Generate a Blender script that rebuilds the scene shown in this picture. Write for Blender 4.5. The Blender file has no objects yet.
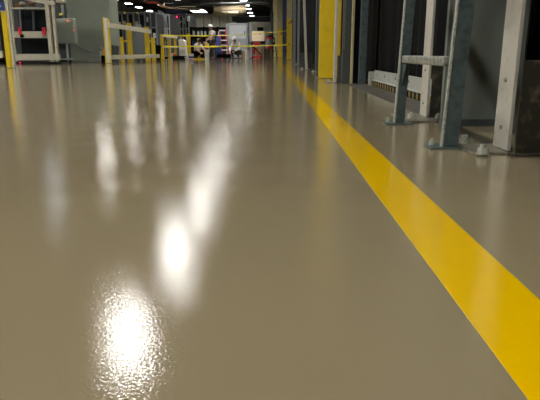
import bpy, bmesh, math, random
from mathutils import Vector, Matrix
random.seed(7)
PI = math.pi
C = bpy.context.scene.collection
SC = bpy.context.scene

# ------------------------------------------------------------------ camera
FOC = 570.0; HZ = 53.3; CAMH = 0.30
PITCH = math.atan((200 - HZ) / FOC)
cam_d = bpy.data.cameras.new('camera'); cam = bpy.data.objects.new('camera', cam_d); C.objects.link(cam)
cam_d.sensor_width = 36; cam_d.lens = FOC / 540 * 36; cam_d.clip_start = 0.02; cam_d.clip_end = 400
cam.location = (0, 0, CAMH); cam.rotation_euler = (PI/2 - PITCH, 0, 0.0034)
SC.camera = cam
RM = cam.rotation_euler.to_matrix(); CO = Vector((0, 0, CAMH))

def ray(px, py): return RM @ Vector(((px - 270) / FOC, -(py - 200) / FOC, -1))
def floor_at(px, py, z=0.0):
    d = ray(px, py); return CO + d * ((z - CAMH) / d.z)
def at(px, py, y):
    d = ray(px, py); return CO + d * (y / d.y)
def zat(py, y, px=270): return at(px, py, y).z
def xat(px, y, py=45): return at(px, py, y).x

# ------------------------------------------------------------------ materials
def mat(name, col, rough=0.5, metal=0.0, emit=None, estr=0.0, noise=None, bump=None, spec=0.5):
    """noise = (scale, colour, low, high) mixes a second colour in; bump = (scale, distance)"""
    m = bpy.data.materials.new(name); m.use_nodes = True
    nt = m.node_tree; b = nt.nodes['Principled BSDF']
    b.inputs['Base Color'].default_value = (*col, 1); b.inputs['Roughness'].default_value = rough
    b.inputs['Metallic'].default_value = metal; b.inputs['Specular IOR Level'].default_value = spec
    if emit:
        b.inputs['Emission Color'].default_value = (*emit, 1); b.inputs['Emission Strength'].default_value = estr
    tc = nt.nodes.new('ShaderNodeTexCoord')
    if noise:
        n = nt.nodes.new('ShaderNodeTexNoise'); n.inputs['Scale'].default_value = noise[0]; n.inputs['Detail'].default_value = 5
        nt.links.new(tc.outputs['Object'], n.inputs['Vector'])
        r = nt.nodes.new('ShaderNodeValToRGB'); r.color_ramp.elements[0].position = noise[2]; r.color_ramp.elements[1].position = noise[3]
        r.color_ramp.elements[0].color = (*col, 1); r.color_ramp.elements[1].color = (*noise[1], 1)
        nt.links.new(n.outputs['Fac'], r.inputs['Fac']); nt.links.new(r.outputs['Color'], b.inputs['Base Color'])
    if bump:
        n = nt.nodes.new('ShaderNodeTexNoise'); n.inputs['Scale'].default_value = bump[0]; n.inputs['Detail'].default_value = 3
        nt.links.new(tc.outputs['Object'], n.inputs['Vector'])
        bp = nt.nodes.new('ShaderNodeBump'); bp.inputs['Distance'].default_value = bump[1]; bp.inputs['Strength'].default_value = 1
        nt.links.new(n.outputs['Fac'], bp.inputs['Height']); nt.links.new(bp.outputs['Normal'], b.inputs['Normal'])
    return m

BUMP_SCALE, BUMP_DIST, FL_ROUGH = 260.0, 0.00022, 0.075
def coating(name, col, col2):
    """glossy poured floor coating with an orange-peel surface"""
    m = bpy.data.materials.new(name); m.use_nodes = True
    nt = m.node_tree; b = nt.nodes['Principled BSDF']; L = nt.links.new
    g = nt.nodes.new('ShaderNodeNewGeometry')
    n = nt.nodes.new('ShaderNodeTexNoise'); n.inputs['Scale'].default_value = 1.3; n.inputs['Detail'].default_value = 4
    L(g.outputs['Position'], n.inputs['Vector'])
    mx = nt.nodes.new('ShaderNodeMix'); mx.data_type = 'RGBA'
    mx.inputs[6].default_value = (*col, 1); mx.inputs[7].default_value = (*col2, 1)
    L(n.outputs['Fac'], mx.inputs[0]); L(mx.outputs[2], b.inputs['Base Color'])
    b.inputs['Roughness'].default_value = FL_ROUGH; b.inputs['IOR'].default_value = 1.45
    f = nt.nodes.new('ShaderNodeTexNoise'); f.inputs['Scale'].default_value = BUMP_SCALE; f.inputs['Detail'].default_value = 2
    f.inputs['Roughness'].default_value = 0.6
    L(g.outputs['Position'], f.inputs['Vector'])
    f2 = nt.nodes.new('ShaderNodeTexNoise'); f2.inputs['Scale'].default_value = 3.0; f2.inputs['Detail'].default_value = 1
    L(g.outputs['Position'], f2.inputs['Vector'])
    b1 = nt.nodes.new('ShaderNodeBump'); b1.inputs['Distance'].default_value = 0.0016
    L(f2.outputs['Fac'], b1.inputs['Height'])
    b2 = nt.nodes.new('ShaderNodeBump'); b2.inputs['Distance'].default_value = BUMP_DIST
    L(f.outputs['Fac'], b2.inputs['Height']); L(b1.outputs['Normal'], b2.inputs['Normal'])
    L(b2.outputs['Normal'], b.inputs['Normal'])
    return m

M = dict(
    floor=coating('floor_coating', (.184, .150, .090), (.202, .166, .101)),
    line=coating('line_coating', (.56, .345, .0), (.60, .37, .0)),
    yellow=mat('yellow_paint', (.66, .47, .012), .35, noise=(6, (.55, .36, .01), .5, .75)),
    yellowdirty=mat('worn_yellow_paint', (.60, .42, .02), .5, noise=(5, (.17, .10, .03), .56, .64)),
    beige=mat('beige_paint', (.42, .37, .20), .5, noise=(5, (.30, .24, .12), .5, .7)),
    white=mat('white_paint', (.50, .48, .40), .45, noise=(14, (.40, .37, .29), .5, .8)),
    framecream=mat('aged_cream_paint', (.36, .345, .27), .5, noise=(8, (.25, .23, .17), .5, .8)),
    bolt=mat('zinc_bolt', (.46, .48, .43), .4, .3, noise=(90, (.22, .24, .21), .45, .7)),
    amber=mat('amber_plastic', (.80, .36, .02), .4),
    offwhite=mat('cream_rail_paint', (.60, .56, .42), .5, noise=(8, (.40, .36, .27), .5, .8)),
    post=mat('post_grey_white_paint', (.40, .385, .335), .4, noise=(30, (.27, .25, .20), .55, .8)),
    galv=mat('galvanised_steel', (.30, .31, .275), .45, .4, noise=(60, (.10, .115, .105), .4, .7), bump=(150, .0008)),
    bluesteel=mat('blue_grey_steel', (.085, .118, .12), .42, .3, noise=(38, (.045, .065, .07), .42, .7)),
    guard=mat('dirty_dark_steel', (.030, .027, .019), .5, .3, noise=(22, (.13, .115, .08), .52, .7)),
    dplate=mat('dirty_steel_plate', (.20, .185, .14), .4, .3, noise=(40, (.10, .09, .068), .45, .7)),
    panel=mat('grey_green_sheet', (.135, .155, .135), .45, noise=(4, (.10, .115, .10), .4, .7)),
    black=mat('black_rubber', (.0022, .0024, .0026), .8, noise=(3, (.003, .003, .0033), .4, .7), spec=.06),
    dark=mat('dark_machine', (.03, .033, .036), .5),
    darkgrey=mat('dark_grey_steel', (.055, .065, .065), .45, .2),
    midgrey=mat('mid_grey_steel', (.20, .22, .23), .45, .2),
    lightgrey=mat('light_grey_steel', (.42, .45, .46), .4, .1),
    silver=mat('pale_blue_grey_sheet', (.62, .67, .71), .4, .05),
    tank=mat('grey_green_paint', (.27, .30, .245), .6, noise=(1.2, (.22, .25, .205), .4, .7)),
    box=mat('control_box_grey', (.25, .28, .24), .5),
    guardgrey=mat('scuffed_steel_shade_lift', (.05, .052, .045), .55, .2, noise=(25, (.10, .10, .085), .5, .7)),  # guard steel coloured lighter to offset the shade on the farther protectors
    bodygrey=mat('cabinet_frame_grey', (.36, .39, .42), .45),
    trunk=mat('dull_brown_pipe', (.07, .045, .025), .7),
    glass=mat('dark_glass', (.012, .014, .017), .12),
    plate=mat('worn_dark_plate', (.085, .08, .068), .4, .4, noise=(7, (.16, .14, .11), .55, .7)),
    beam=mat('grey_beam_paint', (.30, .31, .28), .4, noise=(12, (.21, .21, .185), .5, .8)),
    red=mat('red_paint', (.50, .012, .02), .4),
    orange=mat('orange_plastic', (.9, .16, .03), .4),
    blue=mat('blue_cloth', (.012, .03, .16), .7),
    navy=mat('navy_steel', (.015, .025, .075), .5),
    sign=mat('blue_sign', (.01, .035, .16), .4),
    wood=mat('cardboard', (.24, .16, .09), .8),
    pale=mat('tan_card_lit', (.97, .84, .60), .7),  # strong light on the bench box is put into this colour
    bucket=mat('white_plastic', (.62, .62, .58), .4),
    cloth=mat('white_cloth', (.62, .62, .58), .85),
    trousers=mat('olive_trousers', (.05, .048, .042), .85),
    skin=mat('skin', (.42, .24, .16), .6),
    hair=mat('dark_hair', (.02, .012, .008), .7),
    duct=mat('tan_duct', (.34, .28, .17), .6),
    ceil=mat('dark_ceiling', (.05, .05, .05), .8),
    wall=mat('grey_block_wall', (.26, .25, .215), .8, noise=(.5, (.17, .165, .14), .4, .7)),
    walld=mat('dark_wall', (.010, .011, .011), .8, spec=.2),
    tape=mat('yellow_tape', (.80, .72, .03), .4),
    rust=mat('rust_brown', (.16, .06, .02), .6),
    lamp=mat('lamp_white', (.9, .9, .9), .5, emit=(1, .97, .90), estr=135),
    lampnear=mat('lamp_bright_white', (.9, .9, .9), .5, emit=(1, .97, .90), estr=260),
    lampfar=mat('lamp_tube_white', (.9, .9, .9), .5, emit=(1, .98, .93), estr=15),
    lampstrip=mat('lamp_long_white', (.9, .9, .9), .5, emit=(1, .98, .93), estr=7),
    lampmid=mat('lamp_clear_white', (.9, .9, .9), .5, emit=(1, .97, .92), estr=200),
    lampblue=mat('lamp_cool_white', (.9, .9, .9), .5, emit=(.80, .88, 1), estr=22),
    housing=mat('lamp_housing', (.5, .5, .5), .5),
    redled=mat('red_indicator', (.5, .01, .05), .4, emit=(1, .02, .12), estr=3),
    orangeled=mat('orange_indicator', (.6, .1, .03), .4, emit=(1, .2, .08), estr=.6),
)

pale_wall = mat('pale_partition', (.72, .69, .58), .8, noise=(.8, (.5, .48, .41), .4, .7))

# ------------------------------------------------------------------ mesh helpers
class MB:
    def __init__(s): s.bm = bmesh.new()
    def box(s, x0, x1, y0, y1, z0, z1, bev=0.0, rot=None, piv=None):
        r = bmesh.ops.create_cube(s.bm, size=1); vs = r['verts']
        for v in vs:
            v.co = Vector(((x0+x1)/2 + v.co.x*(x1-x0), (y0+y1)/2 + v.co.y*(y1-y0), (z0+z1)/2 + v.co.z*(z1-z0)))
        if rot is not None: bmesh.ops.rotate(s.bm, verts=vs, cent=piv or Vector(((x0+x1)/2, (y0+y1)/2, (z0+z1)/2)), matrix=rot)
        if bev > 0:
            es = list({e for v in vs for e in v.link_edges})
            bmesh.ops.bevel(s.bm, geom=es, offset=bev, segments=2, affect='EDGES', profile=.5)
        return s
    def tube(s, pts, r, n=10, caps=True):
        pts = [Vector(p) for p in pts]; rings = []
        for i, p in enumerate(pts):
            a = pts[max(i-1, 0)]; b = pts[min(i+1, len(pts)-1)]; t = (b-a).normalized()
            u = t.cross(Vector((0, 0, 1)));
            if u.length < .05: u = t.cross(Vector((0, 1, 0)))
            u.normalize(); w = t.cross(u)
            rr = r[i] if isinstance(r, (list, tuple)) else r
            rings.append([s.bm.verts.new(p + rr*(u*math.cos(2*PI*k/n) + w*math.sin(2*PI*k/n))) for k in range(n)])
        for a, b in zip(rings, rings[1:]):
            for k in range(n): s.bm.faces.new((a[k], a[(k+1) % n], b[(k+1) % n], b[k]))
        if caps: s.bm.faces.new(rings[0]); s.bm.faces.new(rings[-1])
        return s
    def lathe(s, prof, x=0, y=0, n=20):
        rings = [[s.bm.verts.new((x + max(r, 1e-4)*math.cos(2*PI*k/n), y + max(r, 1e-4)*math.sin(2*PI*k/n), z)) for k in range(n)] for r, z in prof]
        for a, b in zip(rings, rings[1:]):
            for k in range(n): s.bm.faces.new((a[k], a[(k+1) % n], b[(k+1) % n], b[k]))
        s.bm.faces.new(rings[0]); s.bm.faces.new(rings[-1]); return s
    def hexa(s, c, axis, r, h, n=6):
        a = Vector(axis).normalized(); c = Vector(c); return s.tube([c, c + a*h], r, n)
    def prism(s, poly, axis, a0, a1):
        """poly in the two other axes, extruded along axis"""
        def mk(p, a): return {'x': (a, p[0], p[1]), 'y': (p[0], a, p[1]), 'z': (p[0], p[1], a)}[axis]
        A = [s.bm.verts.new(mk(p, a0)) for p in poly]; B = [s.bm.verts.new(mk(p, a1)) for p in poly]
        s.bm.faces.new(A); s.bm.faces.new(B[::-1]); n = len(poly)
        for k in range(n): s.bm.faces.new((A[k], A[(k+1) % n], B[(k+1) % n], B[k]))
        return s
    def ico(s, c, r, sc=(1, 1, 1), sub=2):
        v = bmesh.ops.create_icosphere(s.bm, subdivisions=sub, radius=r)['verts']
        for q in v: q.co = Vector((q.co.x*sc[0], q.co.y*sc[1], q.co.z*sc[2])) + Vector(c)
        return s
    def build(s, name, m, parent=None, smooth=False, bevel=0.0):
        bmesh.ops.recalc_face_normals(s.bm, faces=s.bm.faces)
        me = bpy.data.meshes.new(name)
        off = Vector((0, 0, 0))
        if parent is not None: off = Vector(parent['_o'])
        else:
            xs = [v.co for v in s.bm.verts]
            off = Vector(((min(p.x for p in xs)+max(p.x for p in xs))/2, (min(p.y for p in xs)+max(p.y for p in xs))/2, min(p.z for p in xs)))
        bmesh.ops.translate(s.bm, verts=s.bm.verts, vec=-off)
        s.bm.to_mesh(me); s.bm.free(); me.materials.append(M[m] if isinstance(m, str) else m)
        if smooth:
            for p in me.polygons: p.use_smooth = True
        o = bpy.data.objects.new(name, me); C.objects.link(o)
        if parent is None: o.location = off
        else: o.parent = parent
        o['_o'] = tuple(off)
        if bevel:
            b = o.modifiers.new('bevel', 'BEVEL'); b.width = bevel; b.segments = 2; b.limit_method = 'ANGLE'
        return o

def tag(o, label, cat, group=None):
    o['label'] = label; o['category'] = cat
    if group: o['group'] = group
    return o
def thing(name, label, cat, loc, group=None):
    o = bpy.data.objects.new(name, None); C.objects.link(o); o.location = loc; o.empty_display_size = .1
    o['_o'] = tuple(loc); return tag(o, label, cat, group)
def struct(o, label=None):
    o['kind'] = 'structure'
    if label: o['label'] = label
    return o
def copy_tree(o, parent=None, loc=None):
    c = o.copy(); C.objects.link(c)
    if parent is not None: c.parent = parent
    if loc is not None: c.location = loc
    for ch in list(o.children): copy_tree(ch, c)
    return c

# ------------------------------------------------------------------ setting
CEIL = 5.9
X0, X1, Y0, Y1 = -17.0, 1.9, -8.0, 99.0
struct(MB().box(X0-.2, X1+.2, Y0-.2, Y1+.2, -.2, 0).build('floor', 'floor'))
struct(MB().box(X0-.2, X1+.2, Y0-.2, Y1+.2, CEIL, CEIL+.2).build('ceiling', 'ceil'))
struct(MB().box(X0-.2, X0, Y0-.2, Y1+.2, 0, CEIL).build('wall_left', 'wall'))
struct(MB().box(X1, X1+.2, Y0-.2, Y1+.2, 0, CEIL).build('wall_right', 'walld'))
struct(MB().box(X0, X1, Y1, Y1+.2, 0, CEIL).build('wall_far', 'wall'))
struct(MB().box(X0, X1, Y0-.2, Y0, 0, CEIL).build('wall_back', 'wall'))

# painted safety line: runs straight down the hall
def line_x(px0, py0, px1, py1):
    a = floor_at(px0, py0); b = floor_at(px1, py1); return (a, b)
LA, LB = floor_at(528, 400), floor_at(306, 100)
RA, RB = floor_at(527, 290), floor_at(320.5, 100)
LX = (LA.x + LB.x)/2; RX = (RA.x + RB.x)/2
print('line', LA, LB, RA, RB)
def ext(a, b, y): t = (y - a.y)/(b.y - a.y); return a.x + (b.x - a.x)*t
me = MB()
me.prism([(ext(LA, LB, .2), .2), (ext(RA, RB, .2), .2), (RX, 46.0), (LX, 46.0)], 'z', 0.0002, 0.0008)
struct(me.build('trim_1', 'line'), 'glossy yellow safety line painted along the brown coated floor')

# dark worn plate in the floor by the wall beam
struct(MB().box(.745, 1.0, 2.95, 5.85, 0, .003).build('trim_2', 'plate'), 'dark worn steel plate let into the floor below the beam')

# ------------------------------------------------------------------ lamps
LH = 5.0
def lamp(x, y, lw, ll, mm, label, group, skirt=.10):
    """luminaire: glowing diffuser, folded housing and, near the camera, an added skirt that hides the diffuser from low angles"""
    t = thing('ceiling_lamp', label, 'lamp', (x, y, LH), group)
    zt = LH + skirt
    MB().box(x-lw/2, x+lw/2, y-ll/2, y+ll/2, zt, zt+.02).build('diffuser', mm, t)
    MB().prism([(x-lw/2-.03, zt+.02), (x+lw/2+.03, zt+.02), (x+lw/4, zt+.2), (x-lw/4, zt+.2)], 'y', y-ll/2-.03, y+ll/2+.03).build('housing', 'housing', t)
    if skirt:  # skirt put in to dim the lamp's long reflection in the floor
        e = .02; X_, Y_ = lw/2+e, ll/2+e
        q = MB()
        q.bm.verts.ensure_lookup_table()
        o_ = [(-X_, -Y_), (X_, -Y_), (X_, Y_), (-X_, Y_)]; i_ = [(p[0]*.97, p[1]*.97) for p in o_]
        for za, zb in ((LH, zt+.02),):
            vo = [[q.bm.verts.new((x+p[0], y+p[1], z)) for p in o_] for z in (za, zb)]; vi = [[q.bm.verts.new((x+p[0], y+p[1], z)) for p in i_] for z in (za, zb)]
            for k_ in range(4):
                n_ = (k_+1) % 4
                q.bm.faces.new((vo[0][k_], vo[0][n_], vo[1][n_], vo[1][k_])); q.bm.faces.new((vi[0][k_], vi[0][n_], vi[1][n_], vi[1][k_]))
                for j_ in (0, 1): q.bm.faces.new((vo[j_][k_], vo[j_][n_], vi[j_][n_], vi[j_][k_]))
        q.build('added_glare_skirt', 'housing', t)
    for yy in (y-ll/3, y+ll/3):
        MB().tube([(x, yy, zt+.19), (x, yy, CEIL)], .012, 6).build('hanger', 'darkgrey', t)
    return t
for (px_, py_, mm_) in ((107, 164, 'lamp'), (133, 143, 'lamp')):
    q_ = floor_at(px_, py_, -LH - .1)
    lamp(q_.x, q_.y, .42, .6, mm_, 'small bright lamp mirrored in the floor before the %s' % ('grey green casing' if px_ == 107 else 'large railed barrier'), None, .06)
for y in (-5, 0, 5, 9.9, 14.7, 19.9, 25, 30, 35, 40, 45, 50, 55.5, 61, 66, 72, 78, 84, 90):
    lamp(-2.75 if y == 9.9 else -2.62, y, .6, .6, 'lampnear' if y < 6 else 'lampmid' if 28 < y < 52 else 'lamp' if y < 52 else 'lampfar', 'bright white high bay lamp in the row running down the aisle ceiling', 'aisle ceiling lamps', .10 if y < 52 else 0)
for y in (4, 12, 44, 54, 69, 84):
    w = 1.6 if y == 69 else .55
    lamp(-8.5, y, w, 4.5 if y == 69 else 1.0, 'lampnear' if y < 13 else 'lamp' if y < 52 else 'lampstrip' if y == 69 else 'lampfar', 'widest white ceiling lamp hanging in front of the pale far wall' if y == 69 else 'white ceiling lamp in the middle row above the machines', None if y == 69 else 'middle row ceiling lamps', .10 if y < 52 else 0)
lamp(floor_at(56, 195, -LH).x, floor_at(56, 195, -LH).y, .4, .9, 'lampblue', 'cool white lamp hanging beside the grey machine casing', None)
for y in (14, 54, 59, 63.5, 69):
    lamp(-14.1, y, .55, 1.0, 'lamp' if y < 52 else 'lampfar', 'white ceiling lamp in the row nearest the outer wall', 'outer row ceiling lamps', .10 if y < 52 else 0)

# ------------------------------------------------------------------ right side: rack posts
def rack_post(x0, x1, y0, y1, h, label, boltz=(), plate=None, bolts=(), lean=0.0, m='post', group=None, holes=True):
    """hollow folded post, wide painted face towards the aisle (-X)"""
    t = thing('rack_post', label, 'post', ((x0+x1)/2, (y0+y1)/2, 0), group)
    th = .004; p = MB()
    p.prism([(x0, y0), (x1, y0), (x1, y0+.006), (x1-th, y0+.006), (x1-th, y0+th), (x0+th, y0+th), (x0+th, y1-th), (x1-th, y1-th),
             (x1-th, y1-.006), (x1, y1-.006), (x1, y1), (x0, y1)], 'z', .006, h)
    if lean:
        for v in p.bm.verts: v.co.y += 0; v.co.x += lean*v.co.z
    p.build('column', m, t, bevel=.002)
    for z in boltz:
        MB().hexa((x0 + lean*z, (y0+y1)/2, z), (-1, 0, 0), .0065, .006).build('bolt', 'galv', t)
    if plate:
        a, b, c, d = plate
        fp = MB().box(a, b, c, d, 0, .006).build('base_plate', 'dplate', t, bevel=.0015)
        for (bx, by) in bolts:
            q = MB().lathe([(.019, .006), (.019, .009), (.012, .0092), (.012, .0093)], bx, by, 14)
            q.tube([(bx, by, .009), (bx, by, .026)], .0155, 6); q.tube([(bx, by, .0255), (bx, by, .034)], .008, 10)
            q.build('anchor_bolt', 'bolt', fp)
    return t
a = floor_at(492, 147); b = floor_at(507, 153)
print('postB', a, b)
# near post
BX = (a.x + b.x)/2; BY0, BY1 = b.y, a.y
rack_post(BX, BX+.011, BY0, BY1, 3.0, 'nearest white steel rack post with bolt heads up its face', (zat(127, (BY0+BY1)/2, 498), zat(80, (BY0+BY1)/2, 510), .62, .85),
          (BX-.115, BX+.02, BY0-.028, BY0+.16), ((floor_at(482, 156).x, floor_at(482, 156).y), (floor_at(465, 145).x, floor_at(465, 145).y)))
# second post
a2 = floor_at(419.8, 115.5); b2 = floor_at(428.6, 119.5); print('postA', a2, b2)
AX = (a2.x+b2.x)/2; AY0, AY1 = b2.y + .32*(a2.y-b2.y), a2.y
rack_post(AX, AX+.011, AY0, AY1, 3.0, 'white steel rack post seen between the legs of the blue grey ladder frame', (zat(103, (AY0+AY1)/2, 424), zat(70, (AY0+AY1)/2, 424), .6),
          (AX-.13, AX+.06, AY0-.17, AY1+.06), ((AX-.10, AY1-.01), (AX-.085, AY0-.06), (AX+.03, AY0-.10)))
# third: slim white post by the yellow column
c3 = floor_at(335.5, 82.5); print('postC', c3)
rack_post(c3.x-.020, c3.x+.006, c3.y-.02, c3.y+.07, 3.2, 'slim white rack post standing against the broad yellow column', (),
          (c3.x-.11, c3.x+.05, c3.y-.05, c3.y+.1), ((c3.x-.075, c3.y),), m='post')
# fourth: farther white post, leaning brace
c4 = floor_at(307, 69.3); print('postD', c4)
rack_post(c4.x-.03, c4.x+.012, c4.y-.03, c4.y+.09, 3.2, 'white rack brace post that leans out at the foot, beyond the yellow column', (),
          (c4.x-.15, c4.x+.06, c4.y-.06, c4.y+.12), ((c4.x-.11, c4.y), (c4.x-.09, c4.y+.09)), lean=-.05)
# grey far posts in the same row
for (px, py, w, lab) in ((317, 72.0, .06, 'blue grey rack post just beyond the broad yellow column'), (298.2, 64.6, .05, 'slim grey rack post between the leaning white post and the dirty yellow column'),
                         (294, 62.3, .10, 'grey rack post nearest the dirty yellow column')):
    c = floor_at(px, py)
    rack_post(c.x-w/2, c.x+w/2, c.y-.04, c.y+.08, 3.4, lab, (), (c.x-w/2-.06, c.x+w/2+.02, c.y-.07, c.y+.11), ((c.x-w/2-.035, c.y),), m='midgrey' if px != 317 else 'bluesteel')

def guard(x0, x1, y, h, label, m='guard'):
    """L-shaped post protector: plate facing the camera end, return plate along the rack"""
    t = thing('post_protector', label, 'post protector', ((x0+x1)/2, y, 0))
    MB().prism([(x0, y), (x1, y), (x1, y+.10), (x1-.008, y+.10), (x1-.008, y+.008), (x0, y+.008)], 'z', .006, h).build('angle_plate', m, t, bevel=.002)
    MB().box(x0-.012, x1+.03, y-.03, y+.11, 0, .0078).build('foot_plate', m, t)
    return t
gb = floor_at(512, 157); print('guardB', gb)
guard(BX+.004, BX+.23, BY0-.045, zat(60, BY0-.045, 525), 'dirty dark steel post protector beside the nearest white post')
guard(AX+.014, AX+.155, AY0-.012, zat(63, AY0-.012, 436), 'dark stained post protector beside the second white post')
guard(c3.x+.012, xat(347.3, c3.y-.02, 70), c3.y-.02, zat(55.5, c3.y), 'black post protector at the foot of the slim white post', m='guardgrey')
guard(c4.x+.03, c4.x+.11, c4.y+.1, zat(53.3, c4.y+.1), 'black post protector at the foot of the leaning white post', m='guardgrey')
g5 = floor_at(302.5, 65.5); guard(g5.x-.07, g5.x+.07, g5.y, .31, 'farthest black post protector by the slim grey post', m='guardgrey')

# ------------------------------------------------------------------ blue-grey ladder frame
la = floor_at(394.3, 124.5); ra_ = floor_at(441.5, 148.5); print('ladder', la, ra_)
lt = thing('ladder_frame', 'blue grey steel ladder frame with one galvanised rung, bolted to the floor', 'ladder frame', ((la.x+ra_.x)/2, (la.y+ra_.y)/2, 0))
LEAN = .035
def leg(cx, cy, wx, wy, H):
    p = MB(); p.box(cx, cx+wx, cy, cy+wy, .006, H)
    for v in p.bm.verts: v.co.x += LEAN*v.co.z
    return p
RX0 = ra_.x; LX0 = la.x
l1 = leg(RX0, ra_.y, .054, .032, 1.6).build('leg', 'bluesteel', lt, bevel=.003)
l2 = leg(LX0, la.y, .043, .036, 1.6).build('leg', 'bluesteel', lt, bevel=.003)
l1['_o'] = l2['_o'] = lt['_o']
leg(RX0-.003, ra_.y-.003, .007, .014, 1.6).build('lit_edge_strip', 'bolt', l1, bevel=.001)  # pale strip added for the light falling on the leg's aisle side
leg(LX0-.003, la.y-.003, .007, .016, 1.6).build('lit_edge_strip', 'bolt', l2, bevel=.001)
for (cx, cy, n) in ((RX0, ra_.y, 0), (LX0, la.y, 1)):
    fp = MB().box(cx-.04, cx+.075, cy-.022, cy+.075, 0, .006).build('foot_plate', 'bluesteel', lt, bevel=.0015)
    bx, by = cx-.02, cy+.045
    q = MB().tube([(bx, by, .006), (bx, by, .02)], .010, 6); q.tube([(bx, by, .02), (bx, by, .027)], .0055, 8); q.build('anchor_bolt', 'bolt', fp)
for zc in (.275, .62, .97, 1.32):
    r = MB(); xa = LX0+.006+LEAN*zc; xb = RX0+.006+LEAN*zc
    r.prism([(ra_.y+.03, zc-.015), (la.y+.002, zc-.015), (la.y+.002, zc+.016), (ra_.y+.03, zc+.016)], 'x', min(xa, xb), max(xa, xb)+.032)
    rg = r.build('rung', 'galv', lt, bevel=.006)
# gusset under the rung at the far leg
gx = LX0 + .01
MB().prism([(la.y+.004, .165), (la.y+.004, .255), (la.y-.06, .255)], 'x', gx+.012, gx+.018).build('gusset', 'bluesteel', lt)

# ------------------------------------------------------------------ dark doors, sheet panel, beam behind the posts
pn = thing('sheet_metal_panel', 'grey green sheet metal panel between the ladder frame and the nearest white post', 'panel', (.95, 2.46, 0))
px0 = xat(446, 2.44, 60)
px1 = xat(516, 2.44, 20)
MB().box(px0, px1, 2.44, 2.47, .03, 3.0).build('sheet', 'panel', pn)
MB().box(px0-.0, px1, 2.425, 2.485, 0, .03).build('bottom_channel', 'darkgrey', pn)
for zz in (.12, .21): MB().hexa((1.0, 2.44, zz), (0, -1, 0), .006, .005).build('screw', 'galv', pn)
st = MB(); sx = xat(521, 2.2, 30)
tag(st.box(sx, sx+.025, 2.2, 2.24, 0, 3.0).build('door_jamb', 'panel', bevel=.002), 'narrow dark grey green jamb above the nearest post protector', 'door jamb')
def curtain(name, y0, y1, x, label, cat, m='black'):
    t = thing(name, label, cat, (x, (y0+y1)/2, 0))
    n = max(12, int((y1-y0)*9)); pts = []
    for i in range(n+1):
        yy = y0 + (y1-y0)*i/n; pts.append((x + .012*math.sin(i*1.9) , yy))
    poly = pts + [(p[0]+.02, p[1]) for p in pts[::-1]]
    MB().prism(poly, 'z', .02, 3.2).build('sheet', m, t)
    MB().box(x-.02, x+.07, y0, y1, 3.2, 3.28).build('top_track', 'darkgrey', t)
    return t
curtain('dock_curtain', 2.5, 5.78, 1.08, 'black rubber curtain hanging behind the pale beam', 'curtain')
curtain('dock_curtain', 6.1, 10.2, 1.08, 'black curtain in the bay behind the broad yellow column', 'curtain')
curtain('dock_curtain', 10.9, 27.5, 1.10, 'black curtain along the farthest bays behind the grey posts', 'curtain')
curtain('dock_curtain', -3, 2.1, 1.40, 'black curtain above the nearest dirty post protector', 'curtain')
bt = thing('wall_beam', 'pale grey angle beam with bolt holes low before the black curtain', 'beam', (.97, 4.3, 0))
by0, by1 = 2.95, 5.55
MB().box(.975, .985, by0, by1, .05, .145).build('web', 'beam', bt, bevel=.002)
MB().box(.945, .975, by0, by1, .05, .058).build('ledge', 'beam', bt, bevel=.002)
for yy in (3.05, 3.4, 3.75, 4.15, 4.6, 5.05, 5.4):
    MB().hexa((.975, yy, .105), (-1, 0, 0), .009, .004, 10).build('bolt', 'darkgrey', bt)
MB().box(.95, .985, by0, by1, 0, .05).build('kick_strip', 'black', bt)
for i in range(24):
    yy = by0 + .05 + i*.108
    MB().box(.947, .9505, yy, yy+.05, .006, .044, rot=Matrix.Rotation(.35, 3, 'X')).build('hazard_mark', mat('hazard_yellow', (.14, .10, .02), .5) if i == 0 else bpy.data.materials['hazard_yellow'], bt)
MB().box(.93, 1.0, 5.56, 5.63, 0, .13).build('end_bracket', 'beam', bt, bevel=.004)
# posts of the door frame around y = 6
def slab(name, pxa, pxb, y, dep, h, m, label, cat, py=60, z0=0.0, bev=.004):
    o = MB().box(xat(pxa, y, py), xat(pxb, y, py), y, y+dep, z0, h).build(name, m, bevel=bev); return tag(o, label, cat)
slab('door_post', 359.8, 366.3, 5.85, .08, 3.2, 'bluesteel', 'narrow blue grey door post where the pale beam ends', 'post')
slab('door_panel', 353.5, 359.6, 6.0, .04, 3.2, 'black', 'narrow black door leaf between the cream strip and blue grey post', 'door')
s_ = MB().box(xat(350.4, 5.95, 60), xat(353, 5.95, 60), 5.93, 5.96, 0, 3.2).build('edge_strip', 'beige', bevel=.002); tag(s_, 'thin cream edge strip on the dark door post', 'strip')
slab('door_post', 342.5, 350.2, 6.02, .09, 3.2, 'darkgrey', 'dark grey door post right behind the thin cream strip', 'post')
# chain hanging in front of it
ch = MB(); cy = 5.9; cx = xat(344.6, cy, 30)
zz = .34
i = 0
while zz < 3.0:
    w_ = .005 if i % 2 else .002
    ch.tube([(cx-w_, cy, zz), (cx-w_, cy, zz+.03), (cx+w_, cy, zz+.03), (cx+w_, cy, zz), (cx-w_, cy, zz)], .0018, 5); zz += .027; i += 1
pc = tag(ch.build('pull_chain', 'galv'), 'thin pale metal chain hanging beside the broad yellow column', 'chain')

MB().tube([(cx, cy, zz-.01), (cx, cy, CEIL)], .004, 6).build('hanger_rod', 'galv', pc)
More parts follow.
